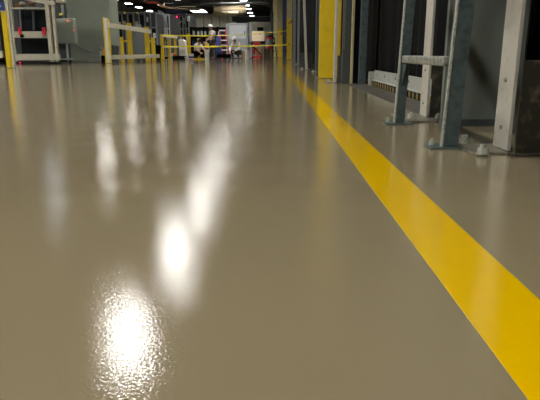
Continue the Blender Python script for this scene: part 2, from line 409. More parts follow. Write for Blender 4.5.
# broad yellow column
yb = floor_at(326, 78.5); ya = floor_at(318.3, 78.5); print('col', ya, yb)
yc = thing('yellow_column', 'broadest yellow painted steel column, right behind the slim white post', 'column', (yb.x, yb.y, 0))
xa, xb = ya.x, xat(333.6, ya.y, 70)
MB().box(xa, xb, ya.y, ya.y+.03, .004, CEIL).build('front_plate', 'yellow', yc, bevel=.004)
MB().box(xa+.03, xat(340.5, ya.y+.05, 40), ya.y+.03, ya.y+.25, .004, CEIL).build('column_core', 'yellow', yc, bevel=.004)
MB().box(xa-.01, xb+.1, ya.y-.012, ya.y+.27, 0, .004).build('base_plate', 'darkgrey', yc)

# far yellow / beige / navy columns
def column(pxa, pxb, y, m, label, name='steel_column', flange=True, split=None):
    x0, x1 = xat(pxa, y), xat(pxb, y); w = x1-x0
    t = thing(name, label, 'column', ((x0+x1)/2, y, 0))
    def hsec(z0, z1):
        q = MB(); q.box(x0, x1, y, y+.03, z0, z1); q.box((x0+x1)/2-.02, (x0+x1)/2+.02, y+.03, y+w, z0, z1); q.box(x0, x1, y+w, y+w+.03, z0, z1); return q
    if split:
        hsec(.01, split).build('painted_foot', 'yellowdirty', t); hsec(split, CEIL).build('upper_shaft', m, t)
    else: hsec(.01, CEIL).build('shaft', m, t)
    MB().box(x0-.06, x1+.06, y-.05, y+w+.08, 0, .015).build('base_plate', 'darkgrey', t)
    return t
column(286.6, 292, 28, 'beige', 'dirty yellow steel column with rust stains and a cream top', split=zat(19, 28))
t = bpy.data.objects
column(278, 282.3, 44, 'beige', 'farther yellow and cream column left of the navy post', split=zat(28, 44))
column(273, 277.6, 46, 'beige', 'cream column farthest from the camera, beside the red machine')
column(282.8, 286.2, 31, 'navy', 'navy blue steel post between the two yellow columns')

# ------------------------------------------------------------------ left machine frame
Y = 17.0
def pb(m_, pxa, pxb, pya, pyb, y, dep, name, parent, mt, py=None, bev=.01):
    """box whose front face at depth y spans the given picture extent"""
    p_ = (pya+pyb)/2 if py is None else py
    x0, x1 = xat(pxa, y, p_), xat(pxb, y, p_); z0 = max(zat(pyb, y), .0) if pyb < 200 else 0; z1 = zat(pya, y)
    return MB().box(x0, x1, y, y+dep, z0, z1).build(name, mt, parent, bevel=bev)
def bar(parent, name, mt, pa, pb_, y, w, dep, yb=None):
    """straight bar between two picture points at depth y (and yb)"""
    A = at(*pa, y); B = at(*pb_, yb if yb else y); d = (B-A)
    L = d.length; q = MB(); q.box(-w/2, w/2, -dep/2, dep/2, 0, L)
    rot = d.to_track_quat('Z', 'Y').to_matrix()
    if abs(d.normalized().z) < .7:
        xax = Vector((0, 0, 1)); zax = d.normalized(); yax = zax.cross(xax).normalized(); xax = yax.cross(zax)
    else:
        zax = d.normalized(); yax = Vector((0, 1, 0)); xax = yax.cross(zax).normalized(); yax = zax.cross(xax)
    R = Matrix((xax, yax, zax)).transposed()
    for v in q.bm.verts: v.co = R @ v.co + A
    return q.build(name, mt, parent, bevel=.006)
fr = thing('assembly_machine', 'cream steel machine frame with dark glass bays and red clamps', 'machine', (xat(33, Y), Y, 0))
PXm = Y/FOC
def vpost(px_bot, w_px, name, mt, y, top=2.35, parent=fr, z0=0, dep=.1):
    x = xat(px_bot, y, 60); w = w_px*y/FOC
    return MB().box(x-w/2, x+w/2, y, y+dep, z0, top).build(name, mt, parent, bevel=.006)
vpost(15.5, 2.6, 'upright', 'framecream', Y+.12, z0=.06)
vpost(12.0, 3.4, 'upright', 'framecream', Y-1.2)
vpost(51.5, 3.6, 'upright', 'framecream', Y, z0=.06)
vpost(54.3, 1.5, 'rust_strip', 'rust', Y+.15, z0=.25)
vpost(57.0, 2.2, 'upright', 'framecream', Y, z0=.06)
def hrail(za, zb, pxa, pxb, y, name, mt, parent=fr, dep=.12):
    return MB().box(xat(pxa, y), xat(pxb, y), y, y+dep, za, zb).build(name, mt, parent, bevel=.008)
hrail(zat(60.3, Y), zat(54, Y), 13.5, 58.2, Y-.02, 'bottom_rail', 'framecream')
hrail(zat(37.8, Y), zat(31.2, Y), 14.5, 50, Y+.02, 'middle_rail', 'framecream')
hrail(zat(8.6, Y), zat(7.2, Y), 10, 50, Y+.05, 'upper_rail', 'framecream')
# sloping top rail
bar(fr, 'top_rail', 'framecream', (13, -4), (55, 4), Y, .10, .1)
hrail(0.05, 2.3, 13, 51, Y+.85, 'back_casing', 'dark', dep=.1)
MB().box(xat(15, Y), xat(50, Y), Y+.42, Y+.44, zat(30.5, Y), zat(9, Y)).build('glass_pane', 'glass', fr)
MB().box(xat(15, Y), xat(50, Y), Y+.42, Y+.44, zat(54, Y), zat(38, Y)).build('lower_pane', 'glass', fr)
MB().tube([at(19.5, 10, Y+.3), at(21, 30, Y+.3)], .028, 8).build('vertical_pipe', 'midgrey', fr)
MB().tube([at(33, 11, Y+.3), at(34, 30, Y+.3)], .035, 8).build('vertical_pipe', 'darkgrey', fr)
for (pa, pb2, c) in ((20.3, 22.8, 0), (44, 47.2, 1)):
    q = MB().box(xat(pa, Y), xat(pb2, Y), Y-.05, Y+.02, zat(35, Y), zat(27.5, Y)).build('clamp', 'red', fr, bevel=.01)
    if c == 0: MB().box(xat(22, Y), xat(24.6, Y), Y-.07, Y+.0, zat(37.4, Y), zat(34.4, Y)).build('clamp_handle', 'black', q)
MB().box(xat(8, Y), xat(57.5, Y), Y+.2, Y+.85, 0, .05).build('skid', 'dark', fr)
for i, (p_, c_) in enumerate(((17, 'rust'), (22, 'duct'), (27, 'midgrey'), (31, 'rust'), (38, 'midgrey'))):
    MB().ico(at(p_, 5.6 - (i % 2)*2, Y+.4), .07, (1.4, 1, .9), 1).build('valve', c_, fr)
MB().ico(at(20, 62.6, Y-.06), .016, sub=2).build('indicator_light', 'redled', fr)
# side of the machine beyond the picture edge
ex = thing('machine_cabinet', 'dark machine cabinet behind the yellow post at the picture edge', 'cabinet', (xat(-6, 17.6), 17.9, 0))
MB().box(xat(-24, 17.6), xat(3, 17.6), 17.5, 18.4, .12, 2.4).build('casing', 'dark', ex, bevel=.02)
MB().box(xat(-24, 17.5), xat(3, 17.5), 17.4, 17.5, .17, .37).build('rail', 'offwhite', ex)
MB().box(xat(-24, 17.5), xat(3, 17.5), 17.55, 18.3, 0, .12).build('plinth', 'black', ex)
# yellow bollard post with a blue sign
yp = floor_at(9, 68.0); print('ypost', yp)
yt = thing('guard_post', 'yellow guard post topped by a blue sign at the picture edge', 'post', (yp.x, yp.y, 0))
MB().box(yp.x-.048, yp.x+.048, yp.y, yp.y+.08, .008, zat(8, yp.y)).build('post', 'yellow', yt, bevel=.008)
MB().box(yp.x-.09, yp.x+.09, yp.y-.04, yp.y+.12, 0, .008).build('base_plate', 'darkgrey', yt)
zs0, zs1 = zat(11.5, yp.y), zat(1.5, yp.y); xs1 = xat(5, yp.y, 6)
sg = MB().box(xs1-.30, xs1, yp.y-.012, yp.y-.002, zs0, zs1).build('sign_board', 'sign', yt, bevel=.003)
MB().box(xs1-.30, xs1, yp.y-.0135, yp.y-.0121, zs0-.0, zs0+.018).build('sign_border', 'lightgrey', sg)
w = MB()  # pale mark cut by the frame
w.box(xs1-.15, xs1-.075, yp.y-.0135, yp.y-.0121, zs0+.09, zs0+.12); w.box(xs1-.12, xs1-.10, yp.y-.0135, yp.y-.0121, zs0+.12, zs0+.19)
w.build('sign_mark', 'lightgrey', sg)

# control box on stand
cb = thing('control_box', 'grey electrical control box with orange and red lights beside the cream frame', 'control box', (xat(65, 18), 18, 0))
MB().box(xat(56.5, 18), xat(75.2, 18), 18, 18.3, zat(43.5, 18), zat(18, 18)).build('cabinet', 'box', cb, bevel=.03)
MB().box(xat(66, 18), xat(75, 18), 17.985, 18.0, zat(42.5, 18), zat(19, 18)).build('door', 'box', cb, bevel=.005)
MB().tube([at(67.8, 20.8, 17.98), at(67.8, 20.8, 17.94)], .035, 12).build('lamp_button', 'orangeled', cb)
MB().tube([at(70.4, 20.8, 17.98), at(70.4, 20.8, 17.94)], .028, 12).build('lamp_button', 'lightgrey', cb)
MB().tube([at(73.3, 26.6, 17.98), at(73.3, 26.6, 17.94)], .024, 12).build('lamp_button', 'lightgrey', cb)
MB().tube([at(73.8, 30, 17.98), at(73.8, 30, 17.94)], .028, 12).build('lamp_button', 'orangeled', cb)
MB().box(xat(57, 18), xat(62, 18), 18.02, 18.28, zat(17, 18), zat(5, 18)).build('junction_box', 'darkgrey', cb, bevel=.01)
MB().tube([at(63, 18, 18.1), at(63, 12, 18.1), at(62, 5, 18.1)], .05, 10).build('conduit', 'lightgrey', cb, smooth=True)
MB().tube([at(65.5, 18, 18.15), at(65.8, 12, 18.15), at(64.5, 3, 18.15), at(60, -2, 18.15), at(55, -2, 18.15)], .045, 10).build('conduit', 'darkgrey', cb, smooth=True)
MB().ico(at(61, 1.5, 18.1), .12, (1.3, 1, .5)).build('elbow', 'offwhite', cb)
MB().box(xat(62, 18), xat(64.5, 18), 17.98, 18.06, zat(15, 18), zat(13.2, 18)).build('tag_plate', 'tape', cb)
MB().box(xat(57.6, 18), xat(66.5, 18), 18.1, 18.35, .14, zat(44, 18)).build('stand', 'dark', cb)
MB().box(xat(65.5, 18), xat(67, 18), 18.02, 18.08, .05, zat(43, 18)).build('leg', 'lightgrey', cb)
MB().box(xat(56, 18), xat(69, 18), 17.98, 18.3, .10, .15).build('shelf', 'box', cb)
MB().box(xat(58, 18), xat(66, 18), 18.02, 18.35, 0, .10).build('foot', 'black', cb)

# big grey casing
gt = thing('machine_casing', 'large plain grey green machine casing rising past the frame edge', 'machine', (xat(93, 20.5), 21, 0))
gx0, gx1 = xat(66, 20.5, 55), xat(115.8, 20.5, 55)
MB().prism([(gx0, 20.5), (gx1-.12, 20.5), (gx1-.03, 20.55), (gx1, 20.68), (gx1, 21.2), (gx0, 21.2)], 'z', .0, 2.7).build('casing', 'tank', gt, bevel=.02)
MB().box(gx0-.02, gx1+.02, 20.48, 21.22, 2.7, 2.76).build('cap', 'tank', gt)
cab = [at(p[0], p[1], 20.4) for p in ((74, 41), (78, 45), (82, 47.5), (86, 49), (92, 50.2))]
MB().tube(cab, .018, 6).build('cable', 'lightgrey', gt, smooth=True)
sb = thing('step_box', 'low grey metal step box at the foot of the grey green casing', 'step', (xat(95, 19.8), 19.8, 0))
MB().box(xat(89.5, 19.8), xat(100, 19.8), 19.7, 20.3, zat(57.2, 19.8), zat(51, 19.8)).build('upper_box', 'beam', sb, bevel=.01)
MB().box(xat(89, 19.8), xat(100.5, 19.8), 19.6, 20.3, 0, zat(58, 19.8)).build('lower_box', 'beam', sb, bevel=.01)
wl = thing('work_light', 'small yellow and orange unit on a black base by the slanted barrier', 'equipment', (xat(103, 19.6), 19.6, 0))
MB().box(xat(100.2, 19.5), xat(106.5, 19.5), 19.5, 19.8, 0, zat(55.5, 19.5)).build('base', 'black', wl, bevel=.01)
MB().box(xat(101.5, 19.5), xat(105.6, 19.5), 19.55, 19.72, zat(55.5, 19.5), zat(48.8, 19.5)).build('body', 'amber', wl, bevel=.02)
MB().tube([at(101.6, 49, 19.6), at(101, 46.5, 19.6)], .02, 6).build('antenna', 'lightgrey', wl)

# ------------------------------------------------------------------ barriers
b1 = thing('safety_barrier', 'large barrier with white rails and yellow posts before the grey mesh', 'barrier', (xat(128, 18.5), 19, 0))
def slim(px, pyt, wpx, y, mt, name, parent, dx=0, dep=.07, z0=.006):
    x = xat(px, y, 55); w = wpx*y/FOC
    return MB().box(x-w/2+dx, x+w/2+dx, y, y+dep, z0, zat(pyt, y)).build(name, mt, parent, bevel=.006)
Yb = 18.0
slim(107.8, 18, 3.2, Yb, 'offwhite', 'end_post', b1)
slim(105.5, 17.5, 1.3, Yb+.02, 'yellow', 'post_edge', b1)
slim(110.2, 19, 1.7, Yb+.02, 'yellow', 'post_edge', b1)
MB().box(xat(105, Yb), xat(112.5, Yb), Yb-.06, Yb+.12, 0, .008).build('foot_plate', 'darkgrey', b1)
bar(b1, 'upper_rail', 'offwhite', (108.5, 25), (150.5, 31.5), Yb-.04, .14, .05, 21.5)
bar(b1, 'lower_rail', 'offwhite', (110, 57.3), (159, 56.0), Yb-.04, .13, .05, 21.5)
Yc = 21.6
slim(130.2, 23, 4.2, 20.0, 'yellow', 'tall_post', b1, dep=.12)
slim(147.6, 26.8, 4.2, Yc, 'yellow', 'tall_post', b1, dep=.12)
slim(122.3, 37, 3.0, 19.3, 'yellow', 'short_post', b1)
slim(153.6, 37.5, 3.4, Yc+.2, 'yellow', 'short_post', b1)
bar(b1, 'cross_rail', 'yellow', (122, 41), (130, 41), 19.6, .05, .04)
bar(b1, 'cross_rail', 'yellow', (148, 41), (153, 41), Yc+.15, .05, .04)
msh = thing('mesh_screen', 'pale grey mesh screen behind the rails of the large barrier', 'screen', (xat(139, 22.5), 22.5, 0))
MB().box(xat(132.6, 22.4), xat(146, 22.4), 22.4, 22.43, .1, zat(30, 22.4)).build('sheet', 'midgrey', msh)
w = MB()
for i in range(6):
    zz_ = zat(33 + i*4, 22.4); w.box(xat(132.6, 22.4), xat(146, 22.4), 22.385, 22.4, zz_, zz_+.012)
w.build('wires', 'midgrey', msh)
for p_ in (133, 145.6):
    MB().box(xat(p_, 22.4)-.03, xat(p_, 22.4)+.03, 22.38, 22.46, 0, zat(28, 22.4)).build('leg', 'midgrey', msh)

Y2 = 28.0
b2_ = thing('safety_barrier', 'small yellow barrier with two white rails next to the black bin', 'barrier', (xat(167, Y2), Y2, 0))
slim(162.4, 34.5, 3.2, Y2, 'yellow', 'post', b2_, dep=.1)
slim(169.3, 36, 2.4, Y2+1.2, 'yellow', 'post', b2_, dep=.1)
slim(175.5, 37, 2.2, Y2+2.2, 'yellowdirty', 'post', b2_, dep=.1)
bar(b2_, 'upper_rail', 'offwhite', (162.5, 35.8), (177, 37.6), Y2-.05, .10, .05, Y2+2.2)
bar(b2_, 'lower_rail', 'offwhite', (162.5, 46.8), (177, 47.2), Y2-.05, .08, .05, Y2+2.2)
b3 = thing('guard_post', 'slim yellow post holding the two caution tapes', 'post', (xat(189, 29), 29, 0))
slim(189.2, 33.5, 2.8, 29, 'yellow', 'post', b3, dep=.12)
MB().box(xat(186.5, 29), xat(191.8, 29), 28.93, 29.2, 0, .006).build('base_plate', 'yellow', b3)
b4 = thing('guard_post', 'short yellow post beside the crouching dark haired worker', 'post', (xat(198.6, 30.5), 30.5, 0))
slim(198.6, 38.5, 1.6, 30.5, 'yellow', 'post', b4, dep=.08)
MB().box(xat(197, 30.5), xat(200.2, 30.5), 30.45, 30.62, 0, .006).build('base_plate', 'yellow', b4)

def tape_(pts, wpx, label):
    P = [at(p[0], p[1], p[2]) for p in pts]; q = MB(); Q = []
    for a_, b_ in zip(P, P[1:]):
        for i in range(8): Q.append(a_.lerp(b_, i/8) - Vector((0, 0, .012*math.sin(i/8*PI))))
    Q.append(P[-1]); v0 = []
    for i, p in enumerate(Q):
        hh = wpx*(.75 + .25*math.sin(i*1.1))/2; tw = .012*math.sin(i*.7)
        v0.append([q.bm.verts.new(p + Vector((0, -.001+tw, hh))), q.bm.verts.new(p + Vector((0, .001+tw, hh))), q.bm.verts.new(p + Vector((0, .001-tw, -hh))), q.bm.verts.new(p + Vector((0, -.001-tw, -hh)))])
    for a_, b_ in zip(v0, v0[1:]):
        for k_ in range(4): q.bm.faces.new((a_[k_], a_[(k_+1) % 4], b_[(k_+1) % 4], b_[k_]))
    return tag(q.build('caution_tape', 'tape'), label, 'tape')
tape_(((163, 35, 27.96), (189, 35.7, 28.95), (215, 35.6, 28.3)), .075, 'upper yellow caution tape from the small barrier past the slim post')
tape_(((215, 35.6, 28.3), (245, 34.6, 28.1), (287, 30.8, 27.95)), .035, 'thin upper caution tape rising to the dirty yellow column')
tape_(((163, 46.2, 27.96), (189, 46.2, 28.95), (230, 46.3, 28.1), (287, 44.8, 27.9)), .075, 'lower yellow caution tape stretched across the whole work area')

# ------------------------------------------------------------------ machine line, middle background
def machine(pxa, pxb, pyt, y, dep, label, ncol, nrow, mt='dark', post='midgrey'):
    x0, x1 = xat(pxa, y)+.06, xat(pxb, y)-.06; z1 = zat(pyt, y)
    t = thing('machine_enclosure', label, 'machine', ((x0+x1)/2, y, 0))
    MB().box(x0, x1, y+.15, y+dep, .1, z1-.05).build('casing', mt, t)
    MB().box(x0, x1, y+.05, y+dep, 0, .1).build('plinth', 'black', t)
    for i in range(ncol+1):
        xx = x0 + (x1-x0)*i/ncol
        MB().box(xx-.03, xx+.03, y, y+.15, .1, z1).build('upright', post, t)
    for j in range(nrow+1):
        zz_ = .15 + (z1-.15)*j/nrow
        MB().box(x0, x1, y+.02, y+.14, zz_-.06, zz_).build('rail', post, t)
    for i in range(ncol):
        for j in range(nrow):
            if random.random() < .4:
                xc_ = x0 + (x1-x0)*(i+random.uniform(.2, .8))/ncol; zc_ = .2 + (z1-.3)*(j+random.uniform(.2, .8))/nrow; w_ = random.uniform(.03, .10); h_ = random.uniform(.05, .22)
                MB().box(xc_-w_, xc_+w_, y+.04, y+.16, zc_-h_, zc_+h_).build('control_unit', random.choice(('lightgrey', 'silver', 'midgrey', 'tank', 'beige', 'navy')), t)
            if random.random() < .6:
                xa_ = x0 + (x1-x0)*(i+.12)/ncol; xb_ = x0 + (x1-x0)*(i+.88)/ncol
                za = .2 + (z1-.25)*(j+.08)/nrow; zb = .2 + (z1-.25)*(j+.86)/nrow
                MB().box(xa_, xb_, y+.1, y+.15, za, zb).build('window_pane', 'glass', t)
    return t
m1 = machine(117, 158, 12, 34, 2.3, 'tall dark glazed machine enclosure behind the large white railed barrier', 7, 3)
for (px_, py_) in ((124.5, 13), (137.5, 13)):
    MB().ico(at(px_, py_, 33.9), .07).build('indicator', 'yellow', m1)
MB().box(xat(125.5, 33.7), xat(129, 33.7), 33.7, 34.0, 0.0, zat(24, 33.7)).build('control_pillar', 'midgrey', m1)
MB().box(xat(137, 33.7), xat(141, 33.7), 33.7, 34.0, zat(48, 33.7), zat(24, 33.7)).build('control_panel', 'lightgrey', m1)
m2 = machine(157, 171, 14, 37, 4, 'grey machine enclosure with rounded ducts behind the small barrier', 5, 3, 'dark', 'lightgrey')
MB().tube([at(158, 12, 36.8), at(162, 13.5, 36.8), at(164.5, 18, 36.8), at(165, 26, 36.8), at(165, 40, 36.8)], .12, 10).build('duct', 'midgrey', m2, smooth=True)
MB().box(xat(165, 36.7), xat(168, 36.7), 36.6, 36.8, zat(34, 36.7), zat(28, 36.7)).build('label_plate', 'lightgrey', m2)
m3 = machine(171, 190, 14.5, 44, 4, 'machine enclosure with a red lamp and sloping dark blue canopy', 6, 3, 'dark', 'midgrey')
bar(m3, 'canopy', 'navy', (166, 10.5), (186, 13.5), 43.7, .22, .3)
MB().ico(at(176.8, 16.8, 43.8), .06).build('indicator_light', 'redled', m3)
MB().box(xat(188, 43.6), xat(190.2, 43.6), 43.5, 43.8, zat(21, 43.6), zat(16, 43.6)).build('vent_plate', 'silver', m3)
for (p_, a_, b_) in ((171, 26, 24), (178.5, 24, 21)):
    bar(m3, 'brace', 'lightgrey', (p_, a_), (p_+3, b_), 43.8, .06, .06)
# blue-ish stuff behind the barrier
tag(pb(None, 118.5, 121, 33, 48, 23.2, .3, 'tool_cabinet', None, 'navy'), 'small navy cabinet seen behind the barrier near the grey casing', 'cabinet')
bpy.data.objects['tool_cabinet'].location.z = 0
tag(MB().tube([at(114.8, 57, 19.2), at(114.8, 40, 19.2)], [.12, .12], 16).build('gas_cylinder', 'darkgrey', smooth=False), 'dark cylinder standing behind the end post of the large barrier', 'cylinder')
bpy.data.objects['gas_cylinder'].location.z = 0
# black bin
bn = thing('waste_bin', 'black bin standing between the two yellow barriers', 'bin', (xat(158, 27), 27, 0))
bx = xat(158, 27); MB().lathe([(.10, 0), (.125, .55), (.135, .56), (.135, .6)], bx, 27.0).build('body', 'black', bn); MB().lathe([(.14, .6), (.14, .63), (.05, .67)], bx, 27.0).build('lid', 'black', bn)

# black shelving with screens
rk = thing('storage_rack', 'black storage rack of pale bins behind the standing worker', 'rack', (xat(203, 36), 36, 0))
x0, x1 = xat(190.5, 36), xat(231, 36)
for xx in (x0, (x0*2+x1)/3, (x0+2*x1)/3, x1): MB().box(xx-.03, xx+.03, 36, 36.6, 0, zat(26.5, 36)).build('upright', 'black', rk)
for z_ in (.1, .75, zat(36.5, 36), zat(27.2, 36)): MB().box(x0, x1, 36, 36.6, z_-.03, z_).build('shelf', 'black', rk)
MB().box(x0, x1, 36.6, 36.63, 0, zat(26.8, 36)).build('back_panel', 'dark', rk)
z_ = zat(36.4, 36)
for i, p_ in enumerate((193, 197.5, 201, 204.6, 209.5, 214, 218)):
    xx = xat(p_, 36)
    tag(MB().box(xx, xx+.09, 36.03, 36.4, z_, z_+.30).build('storage_bin', 'lightgrey', bevel=.01), 'slim pale bin upright on the top level of the black rack', 'bin', 'pale bins on the black rack')
for i, p_ in enumerate((192, 197, 203, 209, 215)):
    xx = xat(p_, 36)
    tag(MB().box(xx, xx+.22, 36.03, 36.45, .75, .98).build('storage_box', ('blue', 'wood', 'lightgrey', 'navy', 'red')[i], bevel=.01),
        ('blue', 'brown', 'pale grey', 'navy', 'red')[i] + ' box on the middle shelf of the black rack', 'box')

# ------------------------------------------------------------------ silver cabinets at the far end
def cabinet(pxa, pxb, pyt, y, dep, label, panel=True):
    x0, x1 = xat(pxa, y), xat(pxb, y); z1 = zat(pyt, y)
    t = thing('metal_cabinet', label, 'cabinet', ((x0+x1)/2, y, 0))
    MB().box(x0, x1, y, y+dep, .05, z1).build('body', 'bodygrey', t, bevel=.02)
    MB().box(x0+.05, x1-.05, y+.03, y+dep, 0, .05).build('plinth', 'dark', t)
    if panel:
        w_ = x1-x0
        dr = MB().box(x0+w_*.15, x1-w_*.08, y-.025, y, z1-.85, z1-.12).build('door', 'silver', t, bevel=.012)
        MB().box(x1-w_*.16, x1-w_*.13, y-.05, y-.025, z1-.62, z1-.42).build('handle', 'darkgrey', dr)
        MB().box(x0+.03, x1-.03, y-.012, y, z1-.06, z1-.03).build('seam', 'lightgrey', t)
    return t
cabinet(226.3, 248, 23.3, 34, 1.5, 'large pale blue grey metal cabinet behind the crouching worker')
cabinet(248.5, 252, 24.6, 34.3, 1.0, 'narrow pale metal cabinet beside the large one', False)

# red step ladder
ld = thing('step_ladder', 'red step ladder with pale treads behind the standing worker', 'ladder', (xat(223, 32), 32, 0))
for (pa, pb3) in (((219.3, 29.5), (222.2, 52.2)), ((225, 29), (229.3, 52.8))):
    A = at(*pa, 32.5); B = at(pb3[0], 58.4, 32.0); B.z = 0
    MB().tube([A, B], .035, 4).build('side_rail', 'red', ld)
    A2 = A + Vector((0, .12, 0)); B2 = B + Vector((0, .95, 0)); MB().tube([A2, B2], .025, 6).build('rear_leg', 'blue', ld)
for i in range(6):
    f = .04 + i*.165; pa = at(219.3, 29.5, 32.5).lerp(Vector((at(222.2, 58.4, 32).x, 32, 0)), f); pb4 = at(225, 29, 32.5).lerp(Vector((at(229.3, 58.4, 32).x, 32, 0)), f)
    MB().box(pa.x, pb4.x, min(pa.y, pb4.y)-.05, min(pa.y, pb4.y)+.06, pa.z-.02, pa.z+.035).build('tread', 'silver', ld)
MB().box(xat(218.6, 32.5), xat(225.8, 32.5), 32.42, 32.68, zat(29, 32.5), zat(27.3, 32.5)).build('top_cap', 'black', ld, bevel=.01)
bl = thing('tarpaulin_bundle', 'upright blue wrapped bundle leaning beside the red step ladder', 'bundle', (xat(218, 31.6), 31.6, 0))
MB().tube([(xat(219, 31.6), 31.6, 0), (xat(218.6, 31.6), 31.6, .3), at(218, 40, 31.7), at(218, 35, 31.75)], [.12, .15, .13, .06], 12).build('wrap', 'blue', bl, smooth=True)
MB().tube([(xat(218.6, 31.6)-.0, 31.6, .3), (xat(218.6, 31.6), 31.6, .33)], .156, 12).build('strap', 'black', bl)
# low black cart
ct = thing('flat_cart', 'low black flat cart on the floor between the two workers', 'cart', (xat(222, 29), 29, 0))
MB().box(xat(216.5, 29), xat(230, 29), 29, 29.7, .09, .26).build('deck', 'black', ct, bevel=.02)
for p_ in (218.5, 228): 
    for yy in (29.1, 29.6):
        xx = xat(p_, 29); MB().tube([(xx-.02, yy, .045), (xx+.02, yy, .045)], .045, 12).build('wheel', 'dark', ct)
# buckets
def bucket(px, y, r, h, label, m='bucket'):
    x = xat(px, y); t = thing('bucket', label, 'bucket', (x, y, 0))
    MB().lathe([(r*.86, 0), (r*.98, h*.9), (r*1.07, h*.9), (r*1.07, h*.95), (r, h*.95), (r, h)], x, y).build('body', m, t, smooth=False)
    MB().lathe([(r*1.06, h), (r*1.08, h+.015), (r*.9, h+.025)], x, y).build('lid', m, t)
    MB().tube([(x-r*1.05, y, h*.88), (x-r*.8, y-r*.8, h*.55), (x, y-r*1.15, h*.42), (x+r*.8, y-r*.8, h*.55), (x+r*1.05, y, h*.88)], .006, 6).build('handle', 'galv', t)
    return t
bucket(206.7, 27.5, .115, .44, 'tall white plastic bucket at the feet of the standing worker')
bucket(247, 29.5, .13, .44, 'white plastic bucket before the narrow pale cabinet')
bucket(186.5, 28.2, .10, .12, 'small low white tub by the slim yellow post')
# cartons
def carton(pxa, pxb, h, y, label, m='wood', z0=0, dep=.35):
    t = tag(MB().box(xat(pxa, y), xat(pxb, y), y, y+dep, z0, z0+h).build('carton', m, bevel=.008), label, 'box'); 
    MB().box(xat((pxa+pxb)/2, y)-.03, xat((pxa+pxb)/2, y)+.03, y-.002, y, z0+.0-z0*0, z0+h).build('packing_tape', 'duct', t); return t
carton(241.2, 245.4, .40, 30.9, 'small brown carton touching the crouching white clad worker')
carton(256, 262.5, .62, 32.6, 'brown carton behind the red pipes of the machine stand', dep=.5)
carton(264, 272.3, .56, 33.95, 'widest brown carton under the red drum fan', dep=.4)
# bench with a box whose bright light is put into its colour, black device
ps = thing('work_bench', 'bench carrying a brightly lit pale board', 'bench', (xat(258, 33.2), 33.2, 0))
zb0 = zat(41.2, 33.2)
MB().box(xat(251.5, 33.2), xat(265.2, 33.2), 33.2, 33.7, zb0-.14, zb0).build('bench_top', 'black', ps)
for p_ in (252.3, 264.4):
    for yy in (33.25, 33.65): MB().box(xat(p_, 33.2)-.02, xat(p_, 33.2)+.02, yy-.02, yy+.02, 0, zb0-.14).build('leg', 'dark', ps)
pbx = tag(MB().box(xat(252, 33.2), xat(264.3, 33.2), 33.22, 33.62, zb0, zat(31, 33.2)).build('cardboard_box', 'pale', bevel=.01), 'big bright pale tan box on the bench behind the thin tape', 'box')
MB().box(xat(253, 33.2), xat(257, 33.2), 33.215, 33.22, zat(34.2, 33.2), zat(33.6, 33.2)).build('printed_mark', 'wood', pbx)
MB().box(xat(259, 33.2), xat(261, 33.2), 33.215, 33.22, zat(34.3, 33.2), zat(33.2, 33.2)).build('printed_mark', 'wood', pbx)
bp = thing('partition', 'beige partition wall behind the black case and red drum vacuum', 'partition', (0, 62, 0))
MB().box(xat(249, 62, 30), xat(273, 62, 30), 62, 62.2, 0, zat(22, 62)).build('panel', pale_wall, bp)
MB().box(xat(249, 62, 30), xat(273, 62, 30), 61.95, 62, 1.5, 1.62).build('rail', 'duct', bp)
tag(MB().box(xat(257.3, 33.3), xat(263.5, 33.3), 33.3, 33.55, zat(31, 33.3), zat(27.2, 33.3)).build('equipment_case', 'black', bevel=.01), 'black case on top of the bright pale tan box', 'case')
# red floor grinder: tubes
rg = thing('floor_grinder', 'red wheeled floor machine with slanting handle tubes beneath the pale box', 'machine', (xat(256, 31.6), 31.6, 0))
MB().box(xat(253.5, 31.6), xat(260.5, 31.6), 31.5, 31.8, zat(45.2, 31.6), zat(42.2, 31.6)).build('motor', 'red', rg, bevel=.03)
MB().tube([at(249, 42, 31.55), at(254, 47, 31.55), at(261.5, 55.2, 31.55)], .03, 8).build('handle_tube', 'black', rg, smooth=True)
MB().tube([at(254.2, 45, 31.7), at(253.6, 54, 31.7)], .07, 8).build('frame_tube', 'red', rg, smooth=True)
MB().tube([at(258.2, 45, 31.65), at(257, 50, 31.65), at(259.6, 55.6, 31.65)], .03, 8).build('frame_tube', 'red', rg, smooth=True)
MB().box(xat(251.5, 31.6), xat(262, 31.6), 31.5, 31.9, .05, .16).build('base', 'red', rg, bevel=.02)
for p_ in (252.5, 261):
    MB().tube([(xat(p_, 31.45)-.03, 31.48, .08), (xat(p_, 31.45)+.03, 31.48, .08)], .08, 14).build('wheel', 'black', rg)
# red drum fan with hose
dr = thing('vacuum_drum', 'red and grey drum vacuum on a stand with a looped black hose', 'vacuum', (xat(268.5, 31), 31, 0))
dx = xat(268.8, 31)
MB().ico((dx, 31.1, zat(38.7, 31)), .16, (1, 1, .9)).build('dome', 'red', dr, smooth=True)
MB().lathe([(.14, zat(45.5, 31)), (.155, zat(40, 31)), (.15, zat(39.5, 31))], dx, 31.1).build('body', 'midgrey', dr)
MB().lathe([(.10, zat(49, 31)), (.13, zat(46, 31)), (.14, zat(45.4, 31))], dx, 31.1).build('collar', 'red', dr)
MB().lathe([(.12, 0), (.12, .05), (.05, .08), (.05, zat(48.9, 31))], dx, 31.1).build('stand', 'dark', dr)
hp = [at(p[0], p[1], 31) for p in ((266.5, 37.5), (268.5, 35.6), (272, 36), (274.6, 39), (274.4, 43), (272.5, 46), (273.4, 51), (273.0, 55))]
MB().tube(hp, .035, 8).build('hose', 'black', dr, smooth=True)
tag(MB().tube([at(275.5, 47, 31.3), Vector((xat(277, 31.3), 31.3, 0))], .03, 8).build('pry_bar', 'dark'), 'dark rod standing beside the looped black hose', 'rod')
